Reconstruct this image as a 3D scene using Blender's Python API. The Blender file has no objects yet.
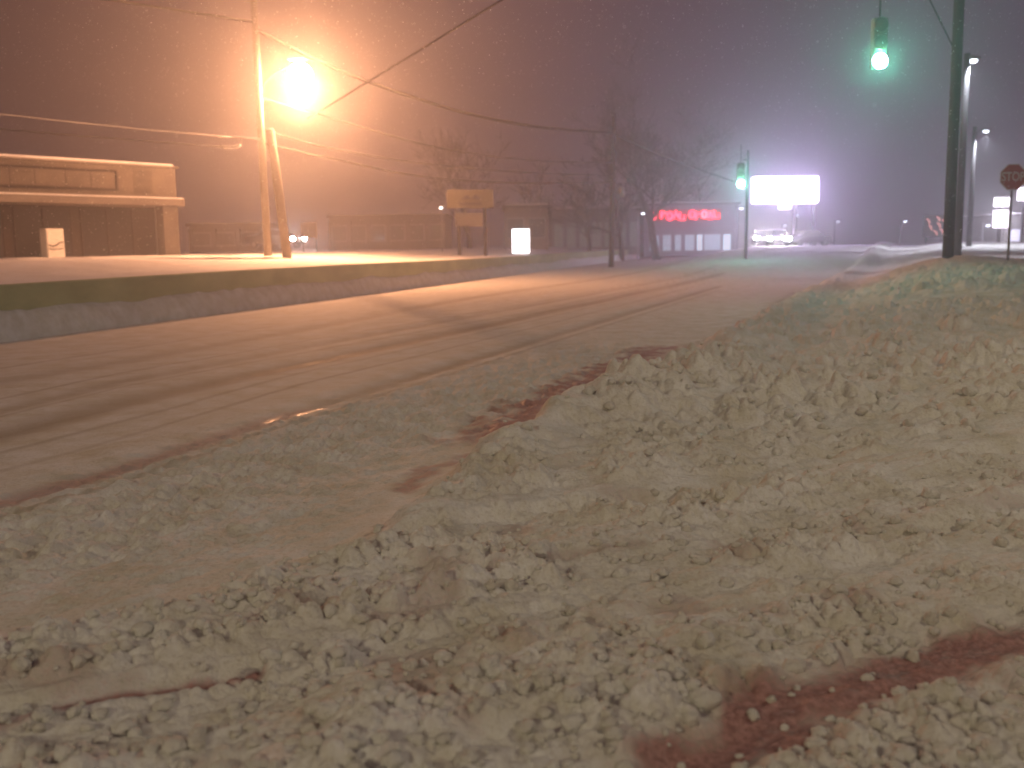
import bpy, math, random
import numpy as np
from mathutils import Vector, Matrix
R = math.radians
sc = bpy.context.scene
# ------------------------------------------------------------------ camera
EYE, F = 1.65, 980.0
PITCH, ROLL = R(8.07), R(0.8)
fwd = Vector((0, math.cos(PITCH), -math.sin(PITCH)))
u0 = Vector((0, math.sin(PITCH), math.cos(PITCH)))
r0 = Vector((1, 0, 0))
up = u0 * math.cos(ROLL) + r0 * math.sin(ROLL)
rt = r0 * math.cos(ROLL) - u0 * math.sin(ROLL)
cam = bpy.data.cameras.new('camera')
co = bpy.data.objects.new('camera', cam)
sc.collection.objects.link(co)
m = Matrix((rt, up, -fwd)).transposed().to_4x4()
m.translation = Vector((0, 0, EYE))
co.matrix_world = m
cam.sensor_width = 36
cam.lens = 36 * F / 1024
cam.clip_start, cam.clip_end = 0.05, 3000
cam.dof.use_dof = True
cam.dof.focus_distance = 7.0
cam.dof.aperture_fstop = 1.7
sc.camera = co
# ------------------------------------------------------------------ world: skyglow on low cloud
w = bpy.data.worlds.new('World'); sc.world = w; w.use_nodes = True
nt = w.node_tree; nt.nodes.clear()
wo = nt.nodes.new('ShaderNodeOutputWorld'); bg = nt.nodes.new('ShaderNodeBackground')
tc = nt.nodes.new('ShaderNodeTexCoord'); sx = nt.nodes.new('ShaderNodeSeparateXYZ')
cr = nt.nodes.new('ShaderNodeValToRGB'); mr = nt.nodes.new('ShaderNodeMapRange')
nt.links.new(tc.outputs['Generated'], sx.inputs[0])
nt.links.new(sx.outputs['X'], mr.inputs[0]); mr.inputs[1].default_value = -0.6; mr.inputs[2].default_value = 0.6
nt.links.new(mr.outputs[0], cr.inputs[0])
cr.color_ramp.elements[0].color = (0.60, 0.29, 0.25, 1)
cr.color_ramp.elements[1].color = (0.66, 0.42, 0.74, 1)
nt.links.new(cr.outputs[0], bg.inputs[0]); bg.inputs[1].default_value = 0.09
nt.links.new(bg.outputs[0], wo.inputs[0])
sc.view_settings.view_transform = 'Standard'
sc.view_settings.look = 'None'
sc.view_settings.gamma = 1
sc.view_settings.exposure = 0.0
sc.render.engine = 'CYCLES'
cy = sc.cycles
cy.use_denoising = True
cy.max_bounces = 4; cy.diffuse_bounces = 2; cy.glossy_bounces = 2; cy.transmission_bounces = 2
cy.volume_bounces = 1; cy.transparent_max_bounces = 6
cy.sample_clamp_indirect = 4
cy.caustics_reflective = False; cy.caustics_refractive = False
cy.use_light_tree = True

# ------------------------------------------------------------------ helpers
def ray(px, py):
    return fwd + rt * ((px - 512) / F) + up * ((384 - py) / F)
def P(px, py, Y):                      # point of the place seen at this pixel, Y metres ahead
    d = ray(px, py); t = Y / d.y
    return Vector((0, 0, EYE)) + d * t
def G(px, py, z=0.0):                  # point on the level z seen at this pixel
    d = ray(px, py); t = (z - EYE) / d.z
    return Vector((0, 0, EYE)) + d * t

def mat(name, col, rough=0.8, emit=None, es=0.0, noise=None, nscale=3.0, bump=0.0, bscale=20.0, metal=0.0, spec=None, stretch=None):
    mt = bpy.data.materials.new(name); mt.use_nodes = True
    t = mt.node_tree; b = t.nodes['Principled BSDF']
    b.inputs['Base Color'].default_value = (*col, 1); b.inputs['Roughness'].default_value = rough
    b.inputs['Metallic'].default_value = metal
    if spec is not None: b.inputs['Specular IOR Level'].default_value = spec
    if noise or bump:
        c = t.nodes.new('ShaderNodeTexCoord')
        vec = c.outputs['Object']
        if stretch:
            mp = t.nodes.new('ShaderNodeMapping'); mp.inputs['Scale'].default_value = stretch
            t.links.new(vec, mp.inputs[0]); vec = mp.outputs[0]
    if noise:
        n = t.nodes.new('ShaderNodeTexNoise'); n.inputs['Scale'].default_value = nscale; n.inputs['Detail'].default_value = 6
        n.inputs['Roughness'].default_value = 0.65
        r = t.nodes.new('ShaderNodeValToRGB'); r.color_ramp.elements[0].position = 0.35; r.color_ramp.elements[1].position = 0.68
        r.color_ramp.elements[0].color = (*noise, 1); r.color_ramp.elements[1].color = (*col, 1)
        t.links.new(vec, n.inputs['Vector']); t.links.new(n.outputs[0], r.inputs[0]); t.links.new(r.outputs[0], b.inputs['Base Color'])
    if bump:
        n2 = t.nodes.new('ShaderNodeTexNoise'); n2.inputs['Scale'].default_value = bscale; n2.inputs['Detail'].default_value = 5
        bp = t.nodes.new('ShaderNodeBump'); bp.inputs['Strength'].default_value = bump; bp.inputs['Distance'].default_value = 0.05
        t.links.new(vec, n2.inputs['Vector']); t.links.new(n2.outputs[0], bp.inputs['Height']); t.links.new(bp.outputs[0], b.inputs['Normal'])
    if emit:
        b.inputs['Emission Color'].default_value = (*emit, 1); b.inputs['Emission Strength'].default_value = es
    return mt

class MB:
    def __init__(s): s.v = []; s.f = []
    def add(s, vs, fs):
        o = len(s.v); s.v += [tuple(v) for v in vs]; s.f += [tuple(i + o for i in f) for f in fs]; return s
    def box(s, c, size, rz=0.0, M=None, taper=1.0):
        hx, hy, hz = [a / 2 for a in size]; vs = []
        for z in (-1, 1):
            k = taper if z > 0 else 1
            for x, y in ((-1, -1), (1, -1), (1, 1), (-1, 1)):
                p = Vector((x * hx * k, y * hy * k, z * hz))
                if M is not None: p = M @ p
                if rz: p = Matrix.Rotation(rz, 3, 'Z') @ p
                vs.append(p + Vector(c))
        return s.add(vs, [(3, 2, 1, 0), (4, 5, 6, 7), (0, 1, 5, 4), (1, 2, 6, 5), (2, 3, 7, 6), (3, 0, 4, 7)])
    def tube(s, pts, rad, n=8, cap=True):
        pts = [Vector(p) for p in pts]
        if not hasattr(rad, '__len__'): rad = [rad] * len(pts)
        vs = []; k = len(pts); prev = None
        for i, p in enumerate(pts):
            t = (pts[min(i + 1, k - 1)] - pts[max(i - 1, 0)]).normalized()
            a = Vector((0, 0, 1)) if abs(t.z) < .9 else Vector((1, 0, 0))
            if prev is None: x = t.cross(a).normalized()
            else:
                x = (prev - t * prev.dot(t)).normalized()
            prev = x; y = t.cross(x)
            for j in range(n):
                an = 2 * math.pi * j / n
                vs.append(p + (x * math.cos(an) + y * math.sin(an)) * rad[i])
        fs = [(i * n + j, i * n + (j + 1) % n, (i + 1) * n + (j + 1) % n, (i + 1) * n + j) for i in range(k - 1) for j in range(n)]
        if cap: fs += [tuple(range(n - 1, -1, -1)), tuple((k - 1) * n + j for j in range(n))]
        return s.add(vs, fs)
    def ball(s, c, r, n=10, mrings=6, sc3=(1, 1, 1)):
        vs = [Vector((0, 0, 1))]
        for i in range(1, mrings):
            th = math.pi * i / mrings
            for j in range(n):
                ph = 2 * math.pi * j / n; vs.append(Vector((math.sin(th) * math.cos(ph), math.sin(th) * math.sin(ph), math.cos(th))))
        vs.append(Vector((0, 0, -1))); fs = []
        for j in range(n):
            fs.append((0, 1 + j, 1 + (j + 1) % n)); e = len(vs) - 1; b = 1 + (mrings - 2) * n
            fs.append((e, b + (j + 1) % n, b + j))
        for i in range(mrings - 2):
            for j in range(n):
                a = 1 + i * n + j; b = 1 + i * n + (j + 1) % n; fs.append((a, a + n, b + n, b))
        return s.add([Vector((v.x * r * sc3[0], v.y * r * sc3[1], v.z * r * sc3[2])) + Vector(c) for v in vs], fs)
    def prism(s, prof, a, b, axis='x'):          # profile (u, z) extruded along axis a..b
        n = len(prof); vs = []
        for t in (a, b):
            for u, z in prof: vs.append((t, u, z) if axis == 'x' else (u, t, z))
        return s.add(vs, [tuple(range(n))[::-1], tuple(range(n, 2 * n))] + [(i, (i + 1) % n, n + (i + 1) % n, n + i) for i in range(n)])
    def ring(s, c, w, h, t, d):           # one-piece rectangular frame in the xz plane
        vs = []
        for y in (-d / 2, d / 2):
            for (a, b) in ((w / 2, h / 2), (w / 2 - t, h / 2 - t)):
                vs += [Vector(c) + Vector(q) for q in ((-a, y, -b), (a, y, -b), (a, y, b), (-a, y, b))]
        fs = []
        for i in range(4):
            j = (i + 1) % 4; fs += [(i, j, 4 + j, 4 + i), (8 + j, 8 + i, 12 + i, 12 + j), (j, i, 8 + i, 8 + j), (4 + i, 4 + j, 12 + j, 12 + i)]
        return s.add(vs, fs)
    def build(s, name, m, parent=None, smooth=False, bevel=0.0):
        me = bpy.data.meshes.new(name); me.from_pydata(s.v, [], s.f); me.materials.append(m)
        if smooth: me.polygons.foreach_set('use_smooth', [True] * len(me.polygons))
        me.update(); o = bpy.data.objects.new(name, me); sc.collection.objects.link(o)
        if parent: o.parent = parent
        if bevel:
            bm = o.modifiers.new('bevel', 'BEVEL'); bm.width = bevel; bm.segments = 2; bm.limit_method = 'ANGLE'
        return o
def tag(o, label=None, cat=None, group=None, kind=None):
    if label: o['label'] = label
    if cat: o['category'] = cat
    if group: o['group'] = group
    if kind: o['kind'] = kind
    return o
def empty(name, loc, rz=0.0):
    o = bpy.data.objects.new(name, None); o.location = loc; o.rotation_euler = (0, 0, rz); o.empty_display_size = .3
    sc.collection.objects.link(o); return o
def copy_tree(o, parent=None):
    c = o.copy(); sc.collection.objects.link(c)
    if parent: c.parent = parent
    for ch in list(o.children): copy_tree(ch, c)
    return c
def lamp(name, loc, color, power, radius=.1, parent=None, spot=None, aim=None):
    l = bpy.data.lights.new(name, 'SPOT' if spot else 'POINT'); l.color = color; l.energy = power; l.shadow_soft_size = radius
    o = bpy.data.objects.new(name, l); o.location = loc; sc.collection.objects.link(o)
    if spot: l.spot_size = spot; l.spot_blend = .6; o.rotation_euler = Vector(aim).to_track_quat('-Z', 'Y').to_euler()
    if parent: o.parent = parent
    return o

# ---- numpy noise
def _h(ix, iy, s):
    n = (ix.astype(np.int64) * 374761393 + iy.astype(np.int64) * 668265263 + s * 974711) & 0xFFFFFFFF
    n = ((n ^ (n >> 13)) * 1274126177) & 0xFFFFFFFF
    n = n ^ (n >> 16)
    return (n & 0xFFFFFF) / float(0xFFFFFF)
def vnoise(x, y, s=0):
    ix, iy = np.floor(x), np.floor(y); fx, fy = x - ix, y - iy
    fx = fx * fx * (3 - 2 * fx); fy = fy * fy * (3 - 2 * fy)
    a, b, c, d = _h(ix, iy, s), _h(ix + 1, iy, s), _h(ix, iy + 1, s), _h(ix + 1, iy + 1, s)
    return a + (b - a) * fx + (c - a) * fy + (a - b - c + d) * fx * fy
def fbm(x, y, s=0, o=4):
    r = 0; a = .5; t = 0
    for i in range(o): r = r + a * vnoise(x, y, s + i); t += a; a *= .5; x = x * 2.03 + 7.1; y = y * 2.03 + 3.7
    return r / t
def lumps(x, y, cell, s=0, keep=.7):   # rounded clods of snow
    u, v = x / cell, y / cell; ix, iy = np.floor(u), np.floor(v); best = np.zeros_like(u)
    for dx in (-1, 0, 1):
        for dy in (-1, 0, 1):
            cx, cy_ = ix + dx, iy + dy
            px = cx + .15 + .7 * _h(cx, cy_, s); py = cy_ + .15 + .7 * _h(cx, cy_, s + 9)
            r = .35 + .45 * _h(cx, cy_, s + 5); on = _h(cx, cy_, s + 3) < keep
            d2 = ((u - px) ** 2 + (v - py) ** 2) / (r * r)
            best = np.maximum(best, np.where(on, np.sqrt(np.clip(1 - d2, 0, 1)) * r, 0))
    return best
def sstep(x, a, b):
    t = np.clip((x - a) / (b - a), 0, 1); return t * t * (3 - 2 * t)
def pl_dist(x, y, pts):                # distance to a polyline and signed side (+ = right of travel)
    best = np.full(x.shape, 1e9); side = np.zeros(x.shape); ends = len(pts) - 2
    for i in range(len(pts) - 1):
        ax, ay = pts[i]; bx, by = pts[i + 1]; dx, dy = bx - ax, by - ay; L2 = dx * dx + dy * dy
        t = ((x - ax) * dx + (y - ay) * dy) / L2
        t = np.clip(t, -1e3 if i == 0 else 0, 1e3 if i == ends else 1)
        qx, qy = x - ax - t * dx, y - ay - t * dy; d = np.hypot(qx, qy)
        sd = np.sign(qx * dy - qy * dx); m_ = d < best; best = np.where(m_, d, best); side = np.where(m_, sd, side)
    return best, best * side
def seg_dist(x, y, pts):
    best = np.full(x.shape, 1e9)
    for i in range(len(pts) - 1):
        ax, ay = pts[i]; bx, by = pts[i + 1]; dx, dy = bx - ax, by - ay
        t = np.clip(((x - ax) * dx + (y - ay) * dy) / (dx * dx + dy * dy), 0, 1)
        best = np.minimum(best, np.hypot(x - ax - t * dx, y - ay - t * dy))
    return best
def gp(*pix): return [(G(a, b).x, G(a, b).y) for a, b in pix]

# ------------------------------------------------------------------ layout lines (ground plan, metres)
WALL_A = G(0, 340); WALL_DIR = Vector((0.262, 1, 0)).normalized()
WALL_N = Vector((-WALL_DIR.y, WALL_DIR.x, 0))           # away from the road
WH = 1.03
def wall_pt(s, d=0.0, z=0.0):
    p = WALL_A + WALL_DIR * s + WALL_N * d; return Vector((p.x, p.y, z))
BANK = [(-6.5, 1.9)] + gp((150, 612), (340, 552), (420, 487), (500, 447), (590, 408), (652, 372), (760, 315), (822, 283), (868, 263)) + [(46, 120), (150, 390)]
LAMP = P(300, 75, 43)

def rise(x, y):
    dw = (x - WALL_A.x) * -WALL_N.x + (y - WALL_A.y) * -WALL_N.y
    return (1.25 * sstep(y, 45, 80) - .9 * sstep(y, 88, 125)) * sstep(dw, 4.0, 14)
    # the road climbs to a low crest
def right_level(x, y, d):
    """rise of the verge on the right of the kerb line"""
    ramp = .80 * sstep(y, 7.0, 27.0) * sstep(d, 0.3, 5.0)
    knoll = .30 * math.e ** (-((d - 4.2) / 2.2) ** 2 - ((y - 31) / 5.0) ** 2)
    return ramp + knoll - .75 * sstep(y, 42, 80) * sstep(d, 0, 4)
def height(x, y):
    dist, d = pl_dist(x, y, BANK)
    d = d + (fbm(x * 1.3, y * 1.3, 40) - .5) * .35 * sstep(y, 2, 5) + (vnoise(x * 5, y * 5, 44) - .5) * .12
    inside = sstep(d, -.05, .35)
    und = (fbm(x * .9, y * .9, 1) - .5) * .10
    road = (fbm(x * 3, y * 3, 2) - .5) * .012
    # chopped snow at the edge of the lane, running with the road
    a = x * .93 - y * .37; b = x * .37 + y * .93
    rip = np.exp(-((d + 1.5) / 1.0) ** 2) * ((fbm(a * 11, b * 5, 6) - .5) * .13 + lumps(x * .8, y, .085, 17, .55) * .045) * (1 - sstep(y, 10, 22))
    road = road + rip + (fbm(a * 14, b * 5, 16) - .5) * .02 * sstep(d, -4, -1)
    for (pts, wd, dep) in TRACKS:
        dd = seg_dist(x, y, pts); road = road - dep * np.exp(-(dd / wd) ** 2) + dep * .5 * np.exp(-((dd - wd * 2) / wd) ** 2)
    # windrow
    wr = .17 * np.exp(-((d - .75) / .55) ** 2) * sstep(y, 6.5, 10) + .06 * np.exp(-((d - .4) / .3) ** 2)
    wr = wr + .20 * np.exp(-(seg_dist(x, y, RIDGE) / .75) ** 2)
    wr = wr * (.7 + .6 * fbm(x * .6, y * .6, 50))
    edge = sstep(d, .02, .5)
    lm = edge * (.55 + .9 * fbm(x * .7, y * .7, 21))
    lm = lm * (.35 + 1.0 * sstep(fbm(x * 2.2, y * 2.2, 23), .38, .62))
    smooth = np.zeros_like(x)
    for (pts, wd, k) in SMOOTH: smooth = np.maximum(smooth, k * np.exp(-(seg_dist(x, y, pts) / wd) ** 4))
    lm = lm * (1 - smooth)
    far = sstep(y, 5.5, 9.5)
    fine = lumps(x, y, .055, 3, .75) * .020 + lumps(x, y, .105, 4, .5) * .048 + lumps(x, y, .07, 14, .5) * .027
    big = lumps(x, y, .20, 5, .6) * .15 + lumps(x, y, .12, 8, .7) * .11 + lumps(x, y, .34, 11, .2) * .16
    calm = 1 - .75 * sstep(y, 20, 30)
    lum = lm * ((1 - far) * (fine + .2 * lumps(x, y, .22, 5, .35) * .17) + far * big * .62) * calm
    rv = right_level(x, y, d)
    al = x * .85 + y * .53; ac = -x * .53 + y * .85
    rut = ((fbm(al * .5, ac * 3.2, 55) - .5) * .16 + (fbm(al * 1.5, ac * 7, 56) - .5) * .06) * edge * (1 - sstep(y, 8, 16))
    for (pts, wd, dep) in RUTS: rut = rut - dep * np.exp(-(seg_dist(x, y, pts) / wd) ** 2)
    verge = und + wr + lum + rv + .05 + rut + (fbm(x * 22, y * 22, 33) - .5) * .012
    far_damp = 1 - sstep(y, 120, 200)
    return rise(x, y) + (road * (1 - inside) + verge * inside) * far_damp + rv * inside * (1 - far_damp), d
RIDGE = gp((470, 462), (560, 432), (760, 412), (1060, 405))
TRACKS = [(gp((-60, 520), (120, 468), (300, 411), (520, 345), (720, 286)), .20, .022),
          (gp((-60, 450), (120, 403), (300, 365), (512, 320), (720, 275)), .28, .02),
          (gp((-60, 425), (120, 382), (300, 348), (512, 309), (720, 270)), .22, .014),
          (gp((-60, 392), (120, 362), (300, 330), (470, 298), (700, 264)), .3, .012)]
SMOOTH = [(gp((330, 556), (450, 525), (620, 498), (800, 470), (1080, 440)), .10, .75),
          (gp((-40, 725), (110, 700), (235, 672), (330, 650)), .10, .8),
          (gp((640, 800), (760, 735), (900, 680), (1040, 640)), .17, .85),
          (gp((560, 640), (700, 610), (860, 570), (1040, 560)), .16, .35),
          (gp((800, 318), (940, 322), (1100, 322)), .9, .6)]
RUTS = [(gp((640, 800), (760, 735), (900, 680), (1040, 640)), .16, .03),
        (gp((-40, 735), (110, 706), (250, 682)), .06, .035),
        (gp((330, 562), (450, 535), (620, 508), (800, 480), (1080, 450)), .09, .06),
        (gp((430, 700), (560, 640), (700, 600), (900, 560)), .09, .03)]
# bare wet patches where the plough has scraped down to the surface
RED = [(gp((405, 490), (440, 466), (520, 424), (628, 364), (660, 348)), .34, .4), (gp((640, 800), (690, 772), (780, 722), (880, 690), (1010, 645)), .2, 1), (gp((0, 742), (40, 725), (130, 705), (250, 682)), .08, 1),
       (gp((-60, 520), (120, 468), (300, 411)), .12, 1)]
THIN = [gp((-60, a), (120, b), (300, c), (520, d), (720, e)) for a, b, c, d, e in ((538, 482, 422, 353, 290), (488, 438, 385, 331, 280), (470, 422, 374, 324, 277), (432, 388, 354, 314, 272), (412, 374, 342, 305, 268), (378, 350, 322, 292, 261))]
BARE = [(t_, .06, .38) for t_ in THIN] + [(gp((405, 490), (440, 466), (500, 450)), .10, .55), (gp((492, 436), (555, 396), (618, 366), (660, 348)), .34, .85), (gp((660, 362), (740, 330), (800, 292)), .25, .45),
        (gp((690, 772), (780, 722), (880, 690), (1010, 645)), .15, 1.15),
        (gp((40, 725), (130, 705), (250, 682)), .035, .8), (gp((0, 742), (60, 722)), .035, .5),
        (gp((-60, 520), (120, 468), (300, 411), (520, 345), (720, 286)), .17, .5),
        (gp((-60, 450), (120, 403), (300, 365), (512, 320), (720, 275)), .34, .55),
        (gp((-60, 425), (120, 382), (300, 348), (512, 309), (720, 270)), .22, .42),
        (gp((-60, 392), (120, 362), (300, 330), (470, 298), (700, 264)), .34, .42),
        (gp((250, 640), (320, 625), (480, 590), (640, 560)), .05, .35)]
PUDDLE = gp((276, 420), (332, 403))

# ------------------------------------------------------------------ snow material
def snow_mat(name, tint=(.80, .79, .77), dirtc=(.62, .58, .47), scale=1.0):
    mt = bpy.data.materials.new(name); mt.use_nodes = True; t = mt.node_tree; b = t.nodes['Principled BSDF']
    N = t.nodes.new; L = t.links.new
    at = N('ShaderNodeAttribute'); at.attribute_name = 'bare'
    wt = N('ShaderNodeAttribute'); wt.attribute_name = 'wet'
    tcn = N('ShaderNodeTexCoord')
    n1 = N('ShaderNodeTexNoise'); n1.inputs['Scale'].default_value = 2.2 * scale; n1.inputs['Detail'].default_value = 8; n1.inputs['Roughness'].default_value = .7
    n2 = N('ShaderNodeTexNoise'); n2.inputs['Scale'].default_value = 38 * scale; n2.inputs['Detail'].default_value = 6; n2.inputs['Roughness'].default_value = .7
    L(tcn.outputs['Object'], n1.inputs['Vector']); L(tcn.outputs['Object'], n2.inputs['Vector'])
    r1 = N('ShaderNodeValToRGB'); r1.color_ramp.elements[0].position = .33; r1.color_ramp.elements[1].position = .62
    r1.color_ramp.elements[0].color = (*dirtc, 1); r1.color_ramp.elements[1].color = (*tint, 1)
    L(n1.outputs[0], r1.inputs[0])
    # sandy grains
    r2 = N('ShaderNodeValToRGB'); r2.color_ramp.elements[0].position = .30; r2.color_ramp.elements[1].position = .52
    r2.color_ramp.elements[0].color = (.66, .61, .55, 1); r2.color_ramp.elements[1].color = (1, 1, 1, 1)
    L(n2.outputs[0], r2.inputs[0])
    mu = N('ShaderNodeMix'); mu.data_type = 'RGBA'; mu.blend_type = 'MULTIPLY'; mu.inputs[0].default_value = .75
    L(r1.outputs[0], mu.inputs[6]); L(r2.outputs[0], mu.inputs[7])
    # ragged edge of the bare patches
    ad = N('ShaderNodeMath'); ad.operation = 'MULTIPLY_ADD'; L(n2.outputs[0], ad.inputs[0]); ad.inputs[1].default_value = .9; L(at.outputs['Fac'], ad.inputs[2])
    mr = N('ShaderNodeMapRange'); L(ad.outputs[0], mr.inputs[0]); mr.inputs[1].default_value = .52; mr.inputs[2].default_value = 1.25
    mx = N('ShaderNodeMix'); mx.data_type = 'RGBA'; L(mr.outputs[0], mx.inputs[0]); L(mu.outputs[2], mx.inputs[6]); gr = N('ShaderNodeValToRGB'); gr.color_ramp.elements[0].position = .38; gr.color_ramp.elements[1].position = .66
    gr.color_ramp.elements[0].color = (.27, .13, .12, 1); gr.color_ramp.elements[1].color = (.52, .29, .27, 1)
    L(n2.outputs[0], gr.inputs[0])
    rd = N('ShaderNodeAttribute'); rd.attribute_name = 'red'
    g2 = N('ShaderNodeMix'); g2.data_type = 'RGBA'; L(rd.outputs['Fac'], g2.inputs[0]); g2.inputs[6].default_value = (.33, .27, .19, 1)
    L(gr.outputs[0], g2.inputs[7]); L(g2.outputs[2], mx.inputs[7])
    L(mx.outputs[2], b.inputs['Base Color'])
    ro = N('ShaderNodeMapRange'); L(wt.outputs['Fac'], ro.inputs[0]); ro.inputs[3].default_value = .8; ro.inputs[4].default_value = .10
    L(ro.outputs[0], b.inputs['Roughness'])
    n3 = N('ShaderNodeTexNoise'); n3.inputs['Scale'].default_value = 70 * scale; n3.inputs['Detail'].default_value = 4
    L(tcn.outputs['Object'], n3.inputs['Vector'])
    bp = N('ShaderNodeBump'); bp.inputs['Strength'].default_value = .55; bp.inputs['Distance'].default_value = .012
    L(n3.outputs[0], bp.inputs['Height']); L(bp.outputs[0], b.inputs['Normal'])
    b.inputs['Specular IOR Level'].default_value = .4
    return mt
M_SNOW = snow_mat('snow_packed')
M_CLEAN = mat('snow_clean', (.88, .87, .88), .8, noise=(.78, .76, .74), nscale=1.4, bump=.7, bscale=4)
M_CHUNK = mat('snow_chunk', (.78, .77, .74), .8, noise=(.64, .60, .52), nscale=6, bump=.6, bscale=40)

# ------------------------------------------------------------------ ground sheets
ys = [1.3]
inv = np.concatenate([np.arange(1617 / 1.25, 1617 / 3.0, -1.6), np.arange(1617 / 3.0, 1617 / 34, -.66)])
yr = np.concatenate([[-2.5, 0.3, .9], 1617 / inv, np.geomspace(34.4, 1400, 110)])
cs = np.concatenate([np.linspace(-2.2, -.68, 90)[:-1], np.linspace(-.68, .68, 1150), np.linspace(.68, 2.2, 90)[1:]])
YY, CC = np.meshgrid(yr, cs, indexing='ij')
XX = CC * np.maximum(np.abs(YY), 1.2)
ZZ, DD = height(XX, YY)
bare = np.zeros_like(XX)
a_ = XX * .93 - YY * .37; b_ = XX * .37 + YY * .93
for (pts, wd, k) in BARE:
    if len(pts) == 5:      # a wheel track: runs on unbroken, only slowly changing
        jx = XX + (fbm(b_ * .3, a_ * .1, 71) - .5) * .12; mod = .55 + .9 * fbm(a_ * 2.5, b_ * .22, 61)
    else:
        jx = XX + (fbm(XX * 5, YY * 5, 71) - .5) * wd * 3.2; mod = .65 + .7 * fbm(XX * 3, YY * 1.5, 61)
    bare = np.maximum(bare, k * np.exp(-(seg_dist(jx, YY, pts) / wd) ** 2) * mod)
red = np.zeros_like(XX)
for (pts, wd, k) in RED: red = np.maximum(red, np.exp(-(seg_dist(XX, YY, pts) / (wd * 1.8)) ** 4))
road_only = 1 - sstep(DD, -.1, .4)
a_ = XX * .93 - YY * .37; b_ = XX * .37 + YY * .93
streak = fbm(a_ * 1.6, b_ * .10, 81)
bare = np.maximum(bare, road_only * sstep(streak, .55, .78) * .12)
bare = np.maximum(bare, (1 - road_only) * sstep(fbm(XX * 2.6, YY * 2.6, 91), .60, .78) * .32 * (1 - sstep(YY, 5, 9)))
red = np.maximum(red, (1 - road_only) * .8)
wet = sstep(bare, .45, .9) * .42 * sstep(fbm(XX * 9, YY * 9, 78), .35, .6)
wet = np.maximum(wet, np.exp(-(seg_dist(XX, YY, PUDDLE) / .10) ** 2) * sstep(fbm(XX * 5, YY * 2, 77), .40, .55))
nr, nc = XX.shape
verts = np.stack([XX, YY, ZZ], -1).reshape(-1, 3)
I = np.arange(nr * nc).reshape(nr, nc)
quads = np.stack([I[:-1, :-1], I[:-1, 1:], I[1:, 1:], I[1:, :-1]], -1).reshape(-1, 4)
dq = DD[:-1, :-1].reshape(-1)
def sheet(name, vs, q, attrs, m_):
    used, invx = np.unique(q, return_inverse=True); q2 = invx.reshape(-1, 4); v2 = vs[used]
    me = bpy.data.meshes.new(name); me.vertices.add(len(v2)); me.vertices.foreach_set('co', v2.astype(np.float32).ravel())
    me.loops.add(q2.size); me.loops.foreach_set('vertex_index', q2.astype(np.int32).ravel())
    me.polygons.add(len(q2)); me.polygons.foreach_set('loop_start', (np.arange(len(q2)) * 4).astype(np.int32))
    me.polygons.foreach_set('use_smooth', np.ones(len(q2), dtype=bool))
    for k, a in attrs.items():
        at = me.attributes.new(k, 'FLOAT', 'POINT'); at.data.foreach_set('value', a.reshape(-1)[used].astype(np.float32))
    me.update(calc_edges=True); me.validate(); me.materials.append(m_)
    o = bpy.data.objects.new(name, me); sc.collection.objects.link(o); o['kind'] = 'structure'; return o
sheet('road', verts, quads[dq <= 0], {'bare': bare, 'wet': wet, 'red': red}, M_SNOW)
sheet('snow_verge', verts, quads[dq > 0], {'bare': bare, 'wet': wet, 'red': red}, M_SNOW)

# raised ground behind the wall
ss = np.concatenate([np.linspace(-60, 130, 500), np.linspace(131, 900, 60)]); dd = np.concatenate([np.linspace(0.0, 30, 120), np.geomspace(31, 700, 40)])
S, D = np.meshgrid(ss, dd, indexing='ij')
TZ = WH - .04 + .38 * sstep(D, .3, 8) + .10 * np.exp(-((D - .8) / .6) ** 2) * fbm(S * .3, D, 5) + (fbm(S * .8, D * .8, 7) - .5) * .12 * sstep(D, .2, 1.5) + (fbm(S * 3, D * 3, 8) - .5) * .05 * sstep(D, .2, .8)
TX = WALL_A.x + WALL_DIR.x * S + WALL_N.x * (D + .12); TY = WALL_A.y + WALL_DIR.y * S + WALL_N.y * (D + .12)
I = np.arange(S.size).reshape(S.shape)
q = np.stack([I[:-1, :-1], I[1:, :-1], I[1:, 1:], I[:-1, 1:]], -1).reshape(-1, 4)
sheet('ground', np.stack([TX, TY, TZ], -1).reshape(-1, 3), q, {}, M_CLEAN)
def terr(x, y):
    s_ = (Vector((x, y, 0)) - WALL_A).dot(WALL_N)
    return WH - .04 + .38 * float(sstep(np.array(s_), .3, 8))

# ------------------------------------------------------------------ haze: air thick with fine snow
HD = 0.0058
hm = bpy.data.materials.new('haze'); hm.use_nodes = True; t = hm.node_tree; t.nodes.clear()
o_ = t.nodes.new('ShaderNodeOutputMaterial'); pv = t.nodes.new('ShaderNodeVolumePrincipled')
pv.inputs['Color'].default_value = (.93, .90, .92, 1); pv.inputs['Density'].default_value = HD; pv.inputs['Anisotropy'].default_value = .80
t.links.new(pv.outputs[0], o_.inputs['Volume'])
hz = MB().box((0, 690, 9.0), (3500, 1500, 20)).build('haze', hm); tag(hz, kind='stuff')
hz['label'] = 'thin haze of blowing snow filling the night air'

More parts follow.
